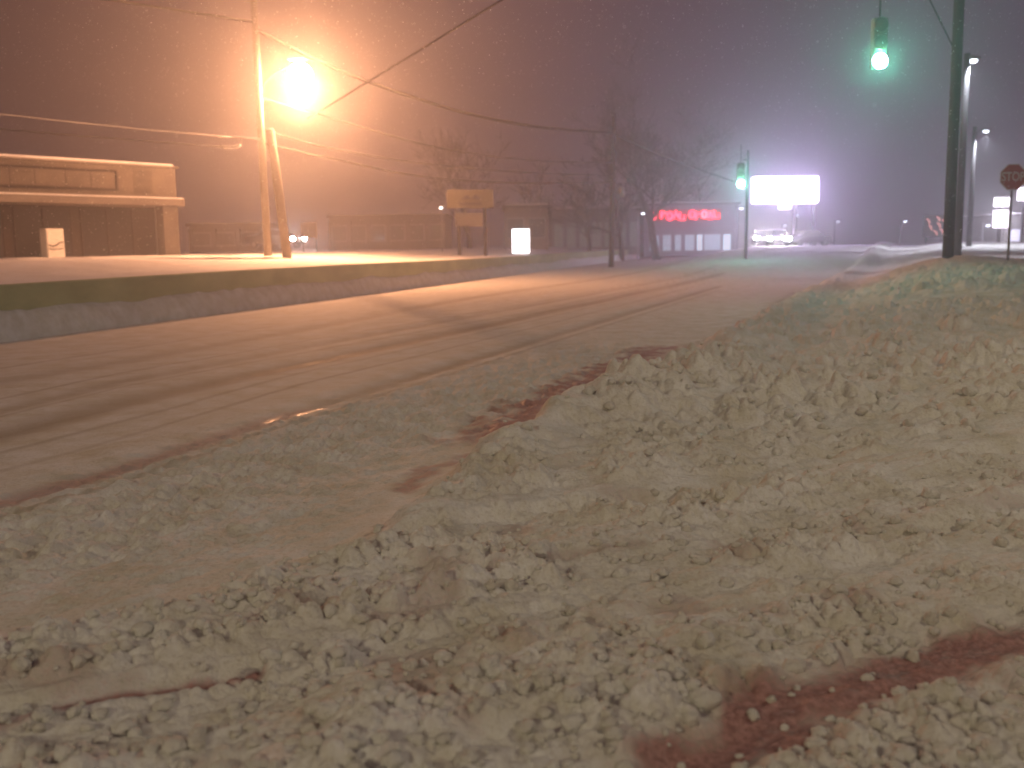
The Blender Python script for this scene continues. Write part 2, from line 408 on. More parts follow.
# ------------------------------------------------------------------ retaining wall
M_WALL = mat('old_concrete', (.44, .50, .27), .9, noise=(.28, .33, .17), nscale=1.2, bump=.5, bscale=8, stretch=(1, .3, 1))
rw = empty('retaining_wall', wall_pt(0)); tag(rw, 'long low concrete retaining wall along the far side of the road, snow caked on its foot', 'wall')
def wl(s, d, z): return wall_pt(s, d, z) - wall_pt(0)
mb = MB(); prof = [(-.02, -.1), (-.02, WH - .03), (.0, WH), (.26, WH), (.28, WH - .03), (.28, -.1)]
seg = list(range(-40, 150, 5)); vs = [wl(s, d + .03 * math.sin(s * .2), z + .03 * math.sin(s * .13)) for s in seg for d, z in prof]
n = len(prof)
mb.add(vs, [(i * n + j, (i + 1) * n + j, (i + 1) * n + (j + 1) % n, i * n + (j + 1) % n) for i in range(len(seg) - 1) for j in range(n)] + [tuple(range(n)), tuple((len(seg) - 1) * n + j for j in range(n))])
mb.build('wall', M_WALL, rw)
# snow thrown against its foot
ss = np.linspace(-38, 140, 1500); pr = [(.05, 0), (.25, .03), (.0, .12), (-.06, .22), (-.09, .30), (-.04, .36), (.08, .42)]
mb2 = MB(); rng = np.random.RandomState(4); vs = []
PR = [(-.38, -.03), (-.30, .16), (-.24, .30), (-.17, .42), (-.09, .50), (.03, .55)]
for s in ss:
    a = float(fbm(np.array(s * .5), np.array(0.), 3)); c = float(fbm(np.array(s * 2.5), np.array(2.), 5)); 
    for k, (d, z) in enumerate(PR):
        j = float(vnoise(np.array(s * 3.), np.array(k * .9), 12)) - .5
        vs.append(wl(s, d * (.8 + .4 * a) + j * .07 * (0 if k == 5 else 1), z * (.72 + .45 * a + .15 * c) + (j * .04 if k else 0)))
n = len(PR); mb2.add(vs, [(i * n + j, (i + 1) * n + j, (i + 1) * n + j + 1, i * n + j + 1) for i in range(len(ss) - 1) for j in range(n - 1)])
mb2.build('snow_crust', mat('snow_crust', (.80, .81, .78), .85, noise=(.58, .58, .50), nscale=3, bump=.6, bscale=10), rw, smooth=True)

# ------------------------------------------------------------------ clods of ploughed snow
random.seed(7); rs = np.random.RandomState(11)
phi = (1 + 5 ** .5) / 2
iv = [Vector(v).normalized() for v in ((-1, phi, 0), (1, phi, 0), (-1, -phi, 0), (1, -phi, 0), (0, -1, phi), (0, 1, phi), (0, -1, -phi), (0, 1, -phi), (phi, 0, -1), (phi, 0, 1), (-phi, 0, -1), (-phi, 0, 1))]
iff = [(0, 11, 5), (0, 5, 1), (0, 1, 7), (0, 7, 10), (0, 10, 11), (1, 5, 9), (5, 11, 4), (11, 10, 2), (10, 7, 6), (7, 1, 8), (3, 9, 4), (3, 4, 2), (3, 2, 6), (3, 6, 8), (3, 8, 9), (4, 9, 5), (2, 4, 11), (6, 2, 10), (8, 6, 7), (9, 8, 1)]
def subdiv(v, f):
    v = list(v); cache = {}; out = []
    def mid(a, b):
        k = (min(a, b), max(a, b))
        if k not in cache: v.append(((v[a] + v[b]) / 2).normalized()); cache[k] = len(v) - 1
        return cache[k]
    for a, b, c in f:
        x, y, z = mid(a, b), mid(b, c), mid(c, a); out += [(a, x, z), (b, y, x), (c, z, y), (x, y, z)]
    return v, out
iv, iff = subdiv(iv, iff); IV = np.array([tuple(v) for v in iv]); IF = np.array(iff)
N_ = 26000
yy = 1617 / rs.uniform(38, 720, N_); xx = rs.uniform(-.66, .66, N_) * yy
hh, d_ = height(xx, yy)
_, dn = pl_dist(xx, yy, BANK)
sm = np.zeros(N_)
for (pts, wd, k) in SMOOTH + RUTS: sm = np.maximum(sm, np.exp(-(seg_dist(xx, yy, pts) / (wd * 1.1)) ** 4))
dens = np.where(d_ > .1, .35 + .6 * fbm(xx * .7, yy * .7, 21), .012 * (d_ > -.8)) * (1 - .9 * sm) * (1 - .8 * sstep(yy, 18, 30))
ok = rs.rand(N_) < dens * .22
xx, yy, hh, d_ = xx[ok], yy[ok], hh[ok], d_[ok]; n = len(xx)
far = sstep(yy, 5.5, 9.5)
size = (.010 + .030 * rs.rand(n) ** 2.0) * (1 - far) + (.022 + .055 * rs.rand(n) ** 2) * far
size = size * np.where(rs.rand(n) < .03, 1.0 + .5 * (1 - far), .9)
size = np.where(d_ < .1, size * .7, size)
V = np.repeat(IV[None], n, 0)
nz = 1 + .46 * (rs.rand(n, len(IV)) - .5)
V = V * nz[..., None] * np.stack([rs.uniform(.75, 1.3, n), rs.uniform(.75, 1.3, n), rs.uniform(.6, 1.0, n)], -1)[:, None, :] * size[:, None, None]
V += np.stack([xx, yy, hh + size * .25], -1)[:, None, :]
me = bpy.data.meshes.new('snow_clods'); vf = V.reshape(-1, 3); ff = (IF[None] + (np.arange(n) * len(IV))[:, None, None]).reshape(-1, 3)
me.vertices.add(len(vf)); me.vertices.foreach_set('co', vf.astype(np.float32).ravel())
me.loops.add(ff.size); me.loops.foreach_set('vertex_index', ff.astype(np.int32).ravel())
me.polygons.add(len(ff)); me.polygons.foreach_set('loop_start', (np.arange(len(ff)) * 3).astype(np.int32)); me.polygons.foreach_set('use_smooth', np.ones(len(ff), dtype=bool))
me.update(calc_edges=True); me.materials.append(M_CHUNK)
o = bpy.data.objects.new('snow_clods', me); sc.collection.objects.link(o)
tag(o, 'broken clods of ploughed snow strewn over the roadside bank', 'snow', kind='stuff')

# ------------------------------------------------------------------ falling snow
n = 21000; yy = 2.5 + 55 * rs.rand(n) ** .9; xx = rs.uniform(-.62, .62, n) * yy; zz = rs.uniform(.1, 1, n) * np.minimum(13, 1.65 + yy * .32)
xx2 = LAMP.x + rs.randn(1800) * 4.5; yy2 = LAMP.y - 3 + rs.randn(1800) * 4; zz2 = LAMP.z + rs.randn(1800) * 3.2 - 1.0
xx = np.r_[xx, xx2]; yy = np.r_[yy, yy2]; zz = np.r_[zz, zz2]; keep = zz > 1.6; xx, yy, zz = xx[keep], yy[keep], zz[keep]; n = len(xx)
oc = np.array([(1, 0, 0), (-1, 0, 0), (0, 1, 0), (0, -1, 0), (0, 0, 1), (0, 0, -1)], float); of = np.array([(0, 2, 4), (2, 1, 4), (1, 3, 4), (3, 0, 4), (2, 0, 5), (1, 2, 5), (3, 1, 5), (0, 3, 5)])
sz = (.0020 + .0050 * rs.rand(n) ** 2) * np.clip(yy / 12, .45, 2.4)
V = oc[None] * sz[:, None, None] * rs.uniform(.6, 1.3, (n, 6, 1)) + np.stack([xx, yy, zz], -1)[:, None, :]
mb = MB(); mb.v = [tuple(p) for p in V.reshape(-1, 3)]; mb.f = [tuple(f) for f in (of[None] + (np.arange(n) * 6)[:, None, None]).reshape(-1, 3)]
tag(mb.build('falling_snow', mat('snowflake', (.85, .85, .87), .6)), 'snowflakes falling through the night air', 'snow', kind='stuff')

# ------------------------------------------------------------------ materials
M_WOOD = mat('weathered_pole', (.20, .17, .13), .85, noise=(.12, .10, .07), nscale=2, bump=.6, bscale=12, stretch=(4, 4, .5))
M_DARKWOOD = mat('creosote_pole', (.035, .030, .028), .8, noise=(.02, .018, .016), nscale=3, bump=.6, bscale=12, stretch=(4, 4, .5))
M_STEEL = mat('galvanised', (.35, .35, .36), .5, metal=.6, noise=(.25, .25, .26), nscale=5)
M_BLACK = mat('black_cable', (.012, .012, .012), .95, spec=.1, noise=(.03, .03, .03), nscale=4)
M_CABLE = mat('aluminium_cable', (.32, .30, .28), .5, metal=.3, noise=(.2, .2, .2), nscale=4)
M_TAN = mat('tan_stucco', (.15, .125, .10), .9, noise=(.09, .075, .06), nscale=1.1, bump=.4, bscale=10)
M_CREAM = mat('cream_metal', (.16, .135, .11), .6, noise=(.11, .09, .075), nscale=2)
M_BROWN = mat('brown_siding', (.035, .022, .02), .9, noise=(.02, .014, .012), nscale=3)
M_GLASS = mat('dark_glass', (.02, .02, .025), .12, noise=(.03, .03, .03), nscale=2)
M_GREY = mat('grey_block', (.13, .125, .12), .9, noise=(.08, .075, .07), nscale=2)
M_BARK = mat('bark', (.03, .025, .022), .9, noise=(.015, .013, .012), nscale=6)

# ------------------------------------------------------------------ shop on the left
BA = P(0, 255, 43.0); BB = P(182, 255, 50.0)
bdir = Vector((BB.x - BA.x, BB.y - BA.y, 0)).normalized(); brz = math.atan2(bdir.y, bdir.x)
base = Vector((BB.x, BB.y, 1.22))
shop = empty('shop_building', base, brz)       # local x runs along the front, 0 = right-hand corner, -y = towards the road
tag(shop, 'low flat-roofed tan shop with a deep canopy over a dark recessed front', 'building')
H_ = 4.42; L_ = 20
fz = 2.58
MB().box((-L_ / 2, 4.4, (fz + .2) / 2 - .1), (L_, 4.4, fz + .2)).build('wall', M_BROWN, shop)
f = MB().box((-L_ / 2 - .05, 3.3, (H_ + fz + .34) / 2), (L_ - .1, 6.6, H_ - fz - .34)).build('parapet', M_TAN, shop)
MB().box((-L_ / 2, 3.3, H_ + .06), (L_ + .12, 6.8, .10)).build('coping', M_CREAM, f, bevel=.02)
MB().box((-L_ / 2, 3.25, H_ + .17), (L_ - .2, 6.3, .14)).build('roof_snow', M_CLEAN, f, bevel=.05)
c = MB().box((-L_ / 2 + .08, 3.1, fz + .17), (L_ + .2, 6.7, .34)).build('canopy', M_CREAM, shop, bevel=.03)
MB().box((-L_ / 2 + .08, -.02 - .13, fz + .38), (L_ + .1, .3, .07)).build('canopy_snow', M_CLEAN, c, bevel=.03)
for i, x in enumerate((-.45, -13.5)):
    MB().box((x, .42, fz / 2 - .1), (.85, .7, fz + .2)).build('pillar', M_TAN, shop, bevel=.02)
sp = MB().box((-8.3, -.06, 3.72), (9.8, .10, .78)).build('sign_panel', M_TAN, shop)
for x in (-4.6, -5.8, -7.2, -8.3, -9.6, -10.9, -12.1): MB().box((x, -.115, 3.72), (.035, .012, .74)).build('seam', M_BROWN, sp)
MB().ring((-8.3, -.09, 3.72), 10.0, .94, .09, .18).build('frame', M_BROWN, sp)
for k in range(5):
    x = -15.5 + k * 3.2; wf = MB().box((x, 2.17, 1.3), (2.7, .06, 2.3)).build('window', M_GLASS, shop)
    MB().ring((x, 2.12, 1.3), 2.78, 2.4, .08, .07).build('frame', M_BROWN, wf); MB().box((x, 2.12, 1.3), (.07, .06, 2.23)).build('mullion', M_BROWN, wf)
# stained patch, a plain mark on the parapet
MB().box((-1.9, -.005, 3.7), (1.0, .012, 1.1)).build('stain', mat('soot_stain', (.13, .105, .075), .9, noise=(.035, .03, .025), nscale=1.3), f)
# pale machine under canopy
cb = empty('ice_cabinet', base + Matrix.Rotation(brz, 3, 'Z') @ Vector((-6.15, .9, 0)), brz)
tag(cb, 'pale upright cabinet with a dark curved mark on its door, under the shop canopy', 'cabinet')
M_PALE = mat('pale_enamel', (.85, .82, .76), .5, noise=(.72, .68, .62), nscale=2)
MB().box((0, 0, .72), (.84, .6, 1.5)).build('body', M_PALE, cb, bevel=.03)
MB().box((0, -.315, .74), (.76, .03, 1.34)).build('door', M_PALE, cb, bevel=.01)
MB().tube([(-.34, -.345, .72), (-.15, -.345, .66), (.02, -.345, .72), (.16, -.345, .82), (.33, -.345, .86)], .03, 6).build('mark', M_BLACK, cb)
MB().tube([(-.34, -.345, .56), (-.1, -.345, .52), (.3, -.345, .56)], .022, 6).build('mark', M_BLACK, cb)

# ------------------------------------------------------------------ pole with the sodium lamp
def utility_pole(bottom, top, r1, r2, m_, label, arms=(), lean=False, rz=0.0, caps=True):
    e = empty('utility_pole', bottom); v = top - bottom
    tag(e, label, 'utility pole')
    MB().tube([(0, 0, -.5), v * .5, v], [r1, (r1 + r2) / 2, r2], 14).build('pole', m_, e, smooth=True)
    for z, w_ in arms:
        c_ = v * (z / v.z); M = Matrix.Rotation(rz, 3, 'Z')
        a = MB().box(c_ + M @ Vector((0, -.17, 0)), (w_, .1, .12), rz).build('crossarm', m_, e)
        for k in (-1, -.5, .5, 1):
            MB().tube([c_ + M @ Vector((k * w_ * .46, -.17, .06)), c_ + M @ Vector((k * w_ * .46, -.17, .22))], [.04, .055], 8).build('insulator', M_STEEL, a)
    return e
PB = P(268, 254, 42.5); PB.z = terr(PB.x, PB.y) - .05
PT = P(257, 60, 42.6) + Vector((-.05, 0, 5.2))
utility_pole(PB, PT, .17, .13, M_WOOD, 'tall wooden pole beside the leaning stub, carrying the glowing orange lamp', )
M_DARKARM = mat('painted_bracket', (.05, .045, .04), .8, noise=(.035, .03, .03), nscale=5)
sl = empty('street_lamp', P(262, 88, 42.4)); tag(sl, 'glowing orange street lamp on an arm from the tall wooden pole', 'street lamp', 'street lamps')
lp = LAMP - sl.location
MB().tube([(0, 0, -.3), (.1, 0, .2), (.6, 0, .62), (1.1, .1, .9), lp + Vector((-.55, 0, .68))], .035, 8).build('arm', M_DARKARM, sl, smooth=True)
MB().ball(lp + Vector((-.12, 0, .66)), .42, 12, 8, (1.1, .62, .22)).build('lamp_head', M_STEEL, sl, smooth=True)
M_SOD = mat('sodium_lens', (.8, .5, .3), .3, emit=(1.0, .42, .20), es=240)
MB().ball(lp, .52, 16, 12, (1, 1, .95)).build('lens', M_SOD, sl, smooth=True)
SODC = (1.0, .45, .21)
lamp('sodium_light', lp + Vector((.02, -.05, -.62)), SODC, 11500, .12, sl)

sb = P(288, 255, 41); sb.z = terr(sb.x, sb.y) - .05; st = P(270, 130, 41)
e = empty('leaning_pole', sb); tag(e, 'short thick wooden stub pole leaning left beside the taller pole', 'pole')
MB().tube([Vector((0, 0, -.4)), (st - sb) * .5, st - sb], [.19, .185, .18], 14).build('pole', M_WOOD, e, smooth=True)
MB().tube([(st - sb), (st - sb) + Vector((0, 0, .06))], [.19, .12], 14).build('snow_cap', M_CLEAN, e, smooth=True)

# ------------------------------------------------------------------ wires
def wire(pix, rad, label, m_=M_BLACK, nm='overhead_wire', group='overhead wires'):
    rad = rad * (1.05 if m_ is M_BLACK else .8)
    pts = [P(*p) for p in pix]
    # smooth through the points (Catmull-Rom)
    out = []; Q = [pts[0] * 2 - pts[1]] + pts + [pts[-1] * 2 - pts[-2]]
    for i in range(1, len(Q) - 2):
        for k in range(8):
            u = k / 8; a, b, c, d = Q[i - 1:i + 3]
            out.append(.5 * ((2 * b) + (c - a) * u + (2 * a - 5 * b + 4 * c - d) * u * u + (3 * b - a - 3 * c + d) * u ** 3))
    out.append(pts[-1]); o = MB().tube(out, rad, 6).build(nm, m_, smooth=True); tag(o, label, 'wire', group); return o
wire([(-60, 106, 30), (0, 114, 33), (120, 127, 38), (232, 137, 42)], .022, 'upper pale wire above the shop roof, ending at the lamp pole', M_CABLE)
wire([(-60, 120, 30), (0, 129, 33), (120, 139, 38), (225, 147, 42)], .022, 'lower wire above the shop roof, ending at the lamp pole')
wire([(60, -8, 36), (150, 6, 39), (256, 22, 42.6)], .05, 'dark cable crossing the upper left corner above the shop')
wire([(257, 30, 42.6), (330, 66, 46), (400, 93, 50), (470, 114, 54), (540, 127, 58), (613, 133, 70)], .075, 'thick dark cable sagging from the lamp pole to the middle pole')
wire([(613, 133, 70), (640, 146, 80), (700, 170, 96), (760, 190, 120)], .06, 'thick dark cable running on past the middle pole')
wire([(257, 96, 42.6), (345, 122, 46), (440, 148, 52), (530, 160, 58), (613, 163, 70)], .035, 'thin wire just beneath the thick cable, lamp pole to middle pole')
wire([(258, 128, 42.6), (330, 148, 46), (420, 163, 52), (520, 172, 58), (613, 176, 70)], .035, 'middle one of the three thin wires between the poles')
wire([(258, 142, 42.6), (330, 158, 46), (420, 176, 52), (520, 183, 58), (613, 182, 70)], .045, 'lowest wire between the lamp pole and the middle pole')
# the cable near the lamp whose shadow crosses the road
def shadow_pt(sp_px, lo, hi):
    S_ = G(*sp_px); 
    def side(t_):
        p = LAMP + (S_ - LAMP) * t_; q_ = p - Vector((0, 0, EYE)); X = 512 + F * q_.dot(rt) / q_.dot(fwd); Y = 384 - F * q_.dot(up) / q_.dot(fwd)
        return (Y - 108) - (X - 325) * (-108 / 180)
    for _ in range(40):
        mid_ = (lo + hi) / 2
        if side(mid_) > 0: hi = mid_
        else: lo = mid_
    return LAMP + (S_ - LAMP) * lo
w1, w2 = shadow_pt((365, 298), 0, 1), shadow_pt((540, 346), 0, 1)
dv = (w2 - w1)
tag(MB().tube([w1 - dv * .3, w1, w2, w2 + dv * .2, P(420, 50, 30), P(505, -2, 26), P(620, -70, 22)], [.032]*4+[.03,.026,.026], 8).build('overhead_wire', M_BLACK), 'pale cable catching the light just right of the orange lamp, rising to the top edge', 'wire', 'overhead wires')
# splice box and bracket where the left wires end
e = empty('cable_bracket', P(232, 140, 42)); tag(e, 'small metal bracket and splice box where the left wires meet the lamp pole', 'bracket')
MB().tube([(-.55, 0, .1), (-.2, 0, .14), (.35, 0, .12), (1.15, 0, 0)], .035, 8).build('bracket', M_STEEL, e)
MB().tube([(-.5, 0, -.22), (-.3, 0, -.3), (.15, 0, -.3), (.35, 0, -.2)], .07, 8).build('splice_box', M_STEEL, e, smooth=True)
MB().tube([(.35, 0, .12), (.42, 0, -.1), (.3, 0, -.28)], .02, 6).build('strap', M_STEEL, e)

# middle pole
mbt = P(611, 249, 70); mbt.z = float(height(np.array([mbt.x]), np.array([mbt.y]))[0][0]) - .1
utility_pole(mbt, P(614, 113, 70), .20, .15, M_DARKWOOD, 'dark utility pole standing left of the bare tree')
e = empty('transformer', P(621, 192, 69.6)); tag(e, 'small grey transformer can on the middle utility pole', 'transformer')
MB().tube([(0, 0, -.35), (0, 0, .3), (0, 0, .38)], [.22, .22, .15], 14).build('tank', M_STEEL, e, smooth=True)
MB().tube([(0, 0, .38), (0, 0, .55)], .04, 8).build('bushing', M_STEEL, e)
MB().tube([(-.2, 0, 0), (-.5, .2, 0)], .03, 6).build('bracket', M_STEEL, e)

# ------------------------------------------------------------------ lit box sign
M_LIT = mat('lit_panel', (.9, .9, .9), .4, emit=(.97, .95, 1.0), es=6)
e = empty('lit_sign', P(521, 254, 62)); tag(e, 'small upright glowing white sign box standing behind the retaining wall', 'sign')
MB().box((0, 0, .8), (1.08, .28, 1.5)).build('panel', M_LIT, e, bevel=.05)
MB().ring((0, 0, .8), 1.18, 1.6, .055, .32).build('frame', M_STEEL, e)
MB().box((0, 0, -.2), (.4, .25, .42)).build('base', M_STEEL, e)

# ------------------------------------------------------------------ pole sign
M_YEL = mat('faded_yellow_board', (.17, .135, .06), .7, noise=(.12, .10, .05), nscale=1.2)
M_OFF = mat('faded_white_board', (.22, .18, .14), .7, noise=(.16, .14, .11), nscale=1.2)
Ys = 58; c = P(470, 199, Ys); e = empty('pole_sign', Vector((c.x, Ys, 1.3)), R(8)); tag(e, 'unlit two-board roadside sign on posts, yellowish board over a smaller pale one', 'sign')
kx = Ys / F; cz = c.z - 1.3
MB().box((0, 0, cz), (46 * kx, .35, 18 * kx)).build('board', M_YEL, e, bevel=.03)
MB().prism([(-.55, cz - .02), (-.2, cz + .22), (.05, cz + .02), (.3, cz + .25), (.6, cz - .02)], -.19, -.175, 'y').build('emblem', M_BROWN, e)
MB().box((0, -.19, cz - .28), (1.3, .02, .12)).build('emblem_bar', M_BROWN, e)
MB().box((-.1, 0, cz - 20 * kx), (27 * kx, .3, 13 * kx)).build('board', M_OFF, e, bevel=.03)
for x, z1 in ((15 * kx, cz + .6), (-11 * kx, cz - 12 * kx)): MB().tube([(x, .26, -.4), (x, .26, z1)], .10, 10).build('post', M_BROWN, e)
# glint lamp left of it
e = empty('wall_lamp', P(441, 208, 60)); tag(e, 'tiny white lamp glinting at the left end of the two-board sign', 'lamp')
MB().ball((0, 0, 0), .06, 8, 6, (1.6, .5, .8)).build('lens', mat('glint', (.9, .9, .9), .4, emit=(1, .97, .95), es=9), e)
MB().box((0, .12, .06), (.36, .1, .14)).build('housing', M_STEEL, e)
MB().tube([(0, .18, -.05), (0, .22, -2.6)], .04, 6).build('post', M_STEEL, e)

# ------------------------------------------------------------------ far buildings
def simple_building(px0, px1, ytop, Y, z0, depth, m_, label, nwin=4, winm=None, name='commercial_building', win_h=(.3, .75), rz=0, piers=True):
    a = P(px0, 240, Y); b = P(px1, 240, Y); top = P((px0 + px1) / 2, ytop, Y).z; W = b.x - a.x
    e = empty(name, Vector(((a.x + b.x) / 2, Y, z0)), rz); tag(e, label, 'building'); h = top - z0
    MB().box((0, depth / 2, h / 2 - .2), (W, depth, h + .4)).build('wall', m_, e)
    rf = MB().box((0, depth / 2, h + .12), (W + .4, depth + .4, .24)).build('roof', M_BROWN, e)
    MB().box((0, depth / 2, h + .3), (W, depth, .12)).build('roof_snow', M_CLEAN, rf)
    for i in range(nwin):
        x = -W / 2 + (i + .5) * W / nwin; ww = W / nwin * .74; z_ = h * (win_h[0] + win_h[1]) / 2; hh_ = h * (win_h[1] - win_h[0])
        wn = MB().box((x, -.03, z_), (ww, .06, hh_)).build('window', winm or M_GLASS, e)
        MB().ring((x, -.07, z_), ww + .12, hh_ + .12, .07, .08).build('frame', M_STEEL, wn)
        if piers: MB().box((x - W / nwin / 2 + .1, -.10, h * .45), (.28, .18, h * .9)).build('pier', m_, e)
    return e, W, h
simple_building(552, 640, 211, 102, .9, 9, M_GREY, 'dim grey shopfront with pale piers just left of the middle utility pole', 7, mat('dim_glass', (.20, .24, .20), .4, emit=(.45, .6, .45), es=.05), win_h=(.12, .7))
simple_building(505, 548, 208, 84, 1.2, 8, M_TAN, 'dim tan block rising behind the small glowing sign box', 2)
simple_building(330, 446, 217, 95, 1.3, 10, M_BROWN, 'long dark low building between the leaning pole and the two-board sign', 6)
simple_building(190, 262, 226, 80, 1.3, 8, M_BROWN, 'dark low building just right of the tan shop', 3)
M_STORE = mat('store_front', (.22, .22, .24), .8, noise=(.16, .16, .18), nscale=2)
M_WIN = mat('lit_window', (.6, .7, .72), .4, emit=(.62, .80, .88), es=.9)
M_WIN2 = mat('dim_lit_window', (.4, .5, .52), .4, emit=(.5, .72, .8), es=.35)
st_, W, h = simple_building(644, 738, 205, 108, .6, 14, M_STORE, 'distant store with a glowing red letter sign above bright windows', 0)
for k, (x0, x1, mm) in enumerate(((650, 659, M_WIN2), (663, 671, M_WIN2), (675, 681, M_WIN2), (685, 694, M_WIN2), (697, 702, M_WIN), (704, 720, M_WIN2), (723, 730, M_WIN))):
    k2 = 108 / F; x = ((x0 + x1) / 2 - 691) * k2
    wn = MB().box((x, -.04, 1.05), ((x1 - x0) * k2, .08, 1.7)).build('window', mm, st_)
    MB().box((x, -.1, 1.93), ((x1 - x0) * k2 + .2, .1, .1)).build('frame', M_STEEL, wn)
rs_ = empty('red_sign', P(684, 215, 107.7)); tag(rs_, 'row of glowing red letters on the distant store front', 'sign')
M_RED = mat('red_neon', (.8, .05, .08), .4, emit=(1.0, .03, .07), es=7); M_PINK = mat('red_neon_hot', (.8, .2, .25), .4, emit=(1.0, .07, .12), es=6)
k2 = 107.7 / F
for i, px in enumerate((653, 664, 670, 676, 682, 692, 698, 704, 710, 716)):
    x = (px - 684) * k2; z = (.15 if i % 2 else 0) - .1; b = MB(); q_ = 2.3 * k2; hz_ = (3.5 if i != 0 else 2.8) * k2
    kind = i % 5
    if kind in (0, 2): b.tube([(x + q_ * math.cos(a), 0, z + hz_ * math.sin(a)) for a in [j * math.pi / 5 for j in range(11)]], .13, 6)
    elif kind == 1: b.tube([(x - q_, 0, z - hz_), (x - q_, 0, z + hz_), (x + q_, 0, z + hz_ * .5), (x - q_, 0, z)], .13, 6)
    elif kind == 3: b.tube([(x - q_, 0, z - hz_), (x, 0, z + hz_), (x + q_, 0, z - hz_)], .14, 6); b.box((x, 0, z - .1), (q_ * 1.4, .1, .12))
    else: b.tube([(x - q_, 0, z + hz_), (x - q_, 0, z - hz_), (x + q_, 0, z - hz_), (x + q_, 0, z + hz_ * .2)], .13, 6)
    b.build('letter', M_PINK if px > 700 and px < 708 else M_RED, rs_)
MB().box((0, .2, 0), (74 * k2, .12, 11 * k2)).build('backing', mat('sign_backing', (.25, .03, .04), .7, emit=(1, .03, .06), es=.12), rs_)

# ------------------------------------------------------------------ big white sign
Y = 90; c = P(785, 190, Y); k2 = Y / F; e = empty('lit_billboard', Vector((c.x, Y, 0))); tag(e, 'wide blazing white lit sign raised on two posts beyond the far signal', 'sign')
M_BIG = mat('blazing_panel', (.9, .9, .95), .4, emit=(.66, .52, 1.0), es=42)
MB().box((0, 0, c.z), (66 * k2, .5, 26 * k2)).build('panel', M_BIG, e, bevel=.25)
MB().box((0, 0, c.z - 15 * k2 - .1), (12 * k2, .4, 5 * k2)).build('lower_panel', mat('lower_panel', (.9, .9, .95), .4, emit=(.8, .74, 1), es=4), e, bevel=.1)
for x in (797, 815): MB().tube([((x - 785) * k2, .4, -.3), ((x - 785) * k2, .4, c.z)], .16, 10).build('post', M_DARKWOOD, e)

# ------------------------------------------------------------------ traffic signals
M_HOUS = mat('signal_housing', (.16, .13, .10), .7, noise=(.12, .10, .08), nscale=3)
M_OFFL = mat('unlit_lens', (.05, .02, .01), .3); M_OFFY = mat('unlit_amber', (.06, .04, .01), .3)
M_GRN = mat('green_lens', (.1, .6, .5), .3, emit=(.20, 1.0, .70), es=330)
M_GRN2 = mat('green_lens_far', (.1, .6, .5), .3, emit=(.25, 1.0, .8), es=380)
def signal(px, py, Y, label, hang, es_power, scale=1.0, gm=None):
    c = P(px, py, Y); e = empty('traffic_signal', c); e.scale = (scale,) * 3
    tag(e, label, 'traffic signal', 'green traffic signals')
    hs = MB().box((0, .10, .36), (.30, .2, 1.0)).build('housing', M_HOUS, e, bevel=.03)
    for z, mm in ((.72, M_OFFL), (.36, M_OFFY), (0, gm or M_GRN)):
        ln = MB().ball((0, -.01, z), .15, 14, 8, (1, .35, 1)).build('lens', mm, e, smooth=True)
    if hang: MB().tube([(0, .1, .9), (0, .1, hang)], .02, 6).build('hanger', M_BLACK, e)
    if es_power: lamp('green_light', (0, -.30, 0), (.12, 1.0, .60), es_power, .12, e)
    return e
signal(880, 61, 27, 'large green traffic signal hanging high over the road near the dark right pole', 2.6, 0, 1.3)
signal(741, 184, 62, 'green traffic signal beside the left end of the blazing white sign', 1.6, 150, 1.5, M_GRN2)
e = empty('signal_pole', P(746, 246, 62)); e.location.z = 0; tag(e, 'thin dark pole holding the green signal beside the blazing white sign', 'pole')
zt = P(747, 150, 62).z; MB().tube([(0, 0, 0), (0, 0, zt)], [.1, .07], 8).build('pole', M_DARKWOOD, e)
MB().tube([(0, 0, P(742, 160, 62).z), (-.3, 0, P(742, 160, 62).z)], .04, 6).build('arm', M_DARKWOOD, e)
signal(967, 225, 105, 'tiny teal signal low between the two right lamp poles', 0, 0, 1.2)
signal(980, 229, 120, 'tiny teal signal low right of the two right lamp poles', 0, 0, 1.2)
for px, Y, lab in ((967.5, 105.3, 'thin post of the tiny teal signal between the lamp poles'), (980.5, 120.3, 'thin post of the tiny teal signal right of the lamp poles')):
    e = empty('signal_post', Vector((P(px, 225, Y).x, Y, 0))); tag(e, lab, 'post'); MB().tube([(0, .05, 0), (0, .05, P(px, 225, Y).z)], .06, 6).build('post', M_STEEL, e); MB().box((0, .05, 0.55), (.35, .35, .5)).build('base', M_STEEL, e)

# ------------------------------------------------------------------ right-hand pole, stop sign
def vz(x, y): 
    h_, _ = height(np.array([float(x)]), np.array([float(y)])); return float(h_[0])
b_ = P(948, 253, 30); b_.z = vz(b_.x, b_.y)
utility_pole(b_ - Vector((0, 0, .1)), P(962, -60, 30), .165, .15, M_DARKWOOD, 'thick dark pole rising out of the top of the picture near the stop sign', arms=())
RP = P(962, -60, 30)
tag(MB().tube([P(952, 45, 30) , P(930, 0, 29.2), P(905, -60, 28)], .025, 6).build('overhead_wire', M_BLACK), 'thin wire slanting up left from the thick dark right pole', 'wire', 'overhead wires')
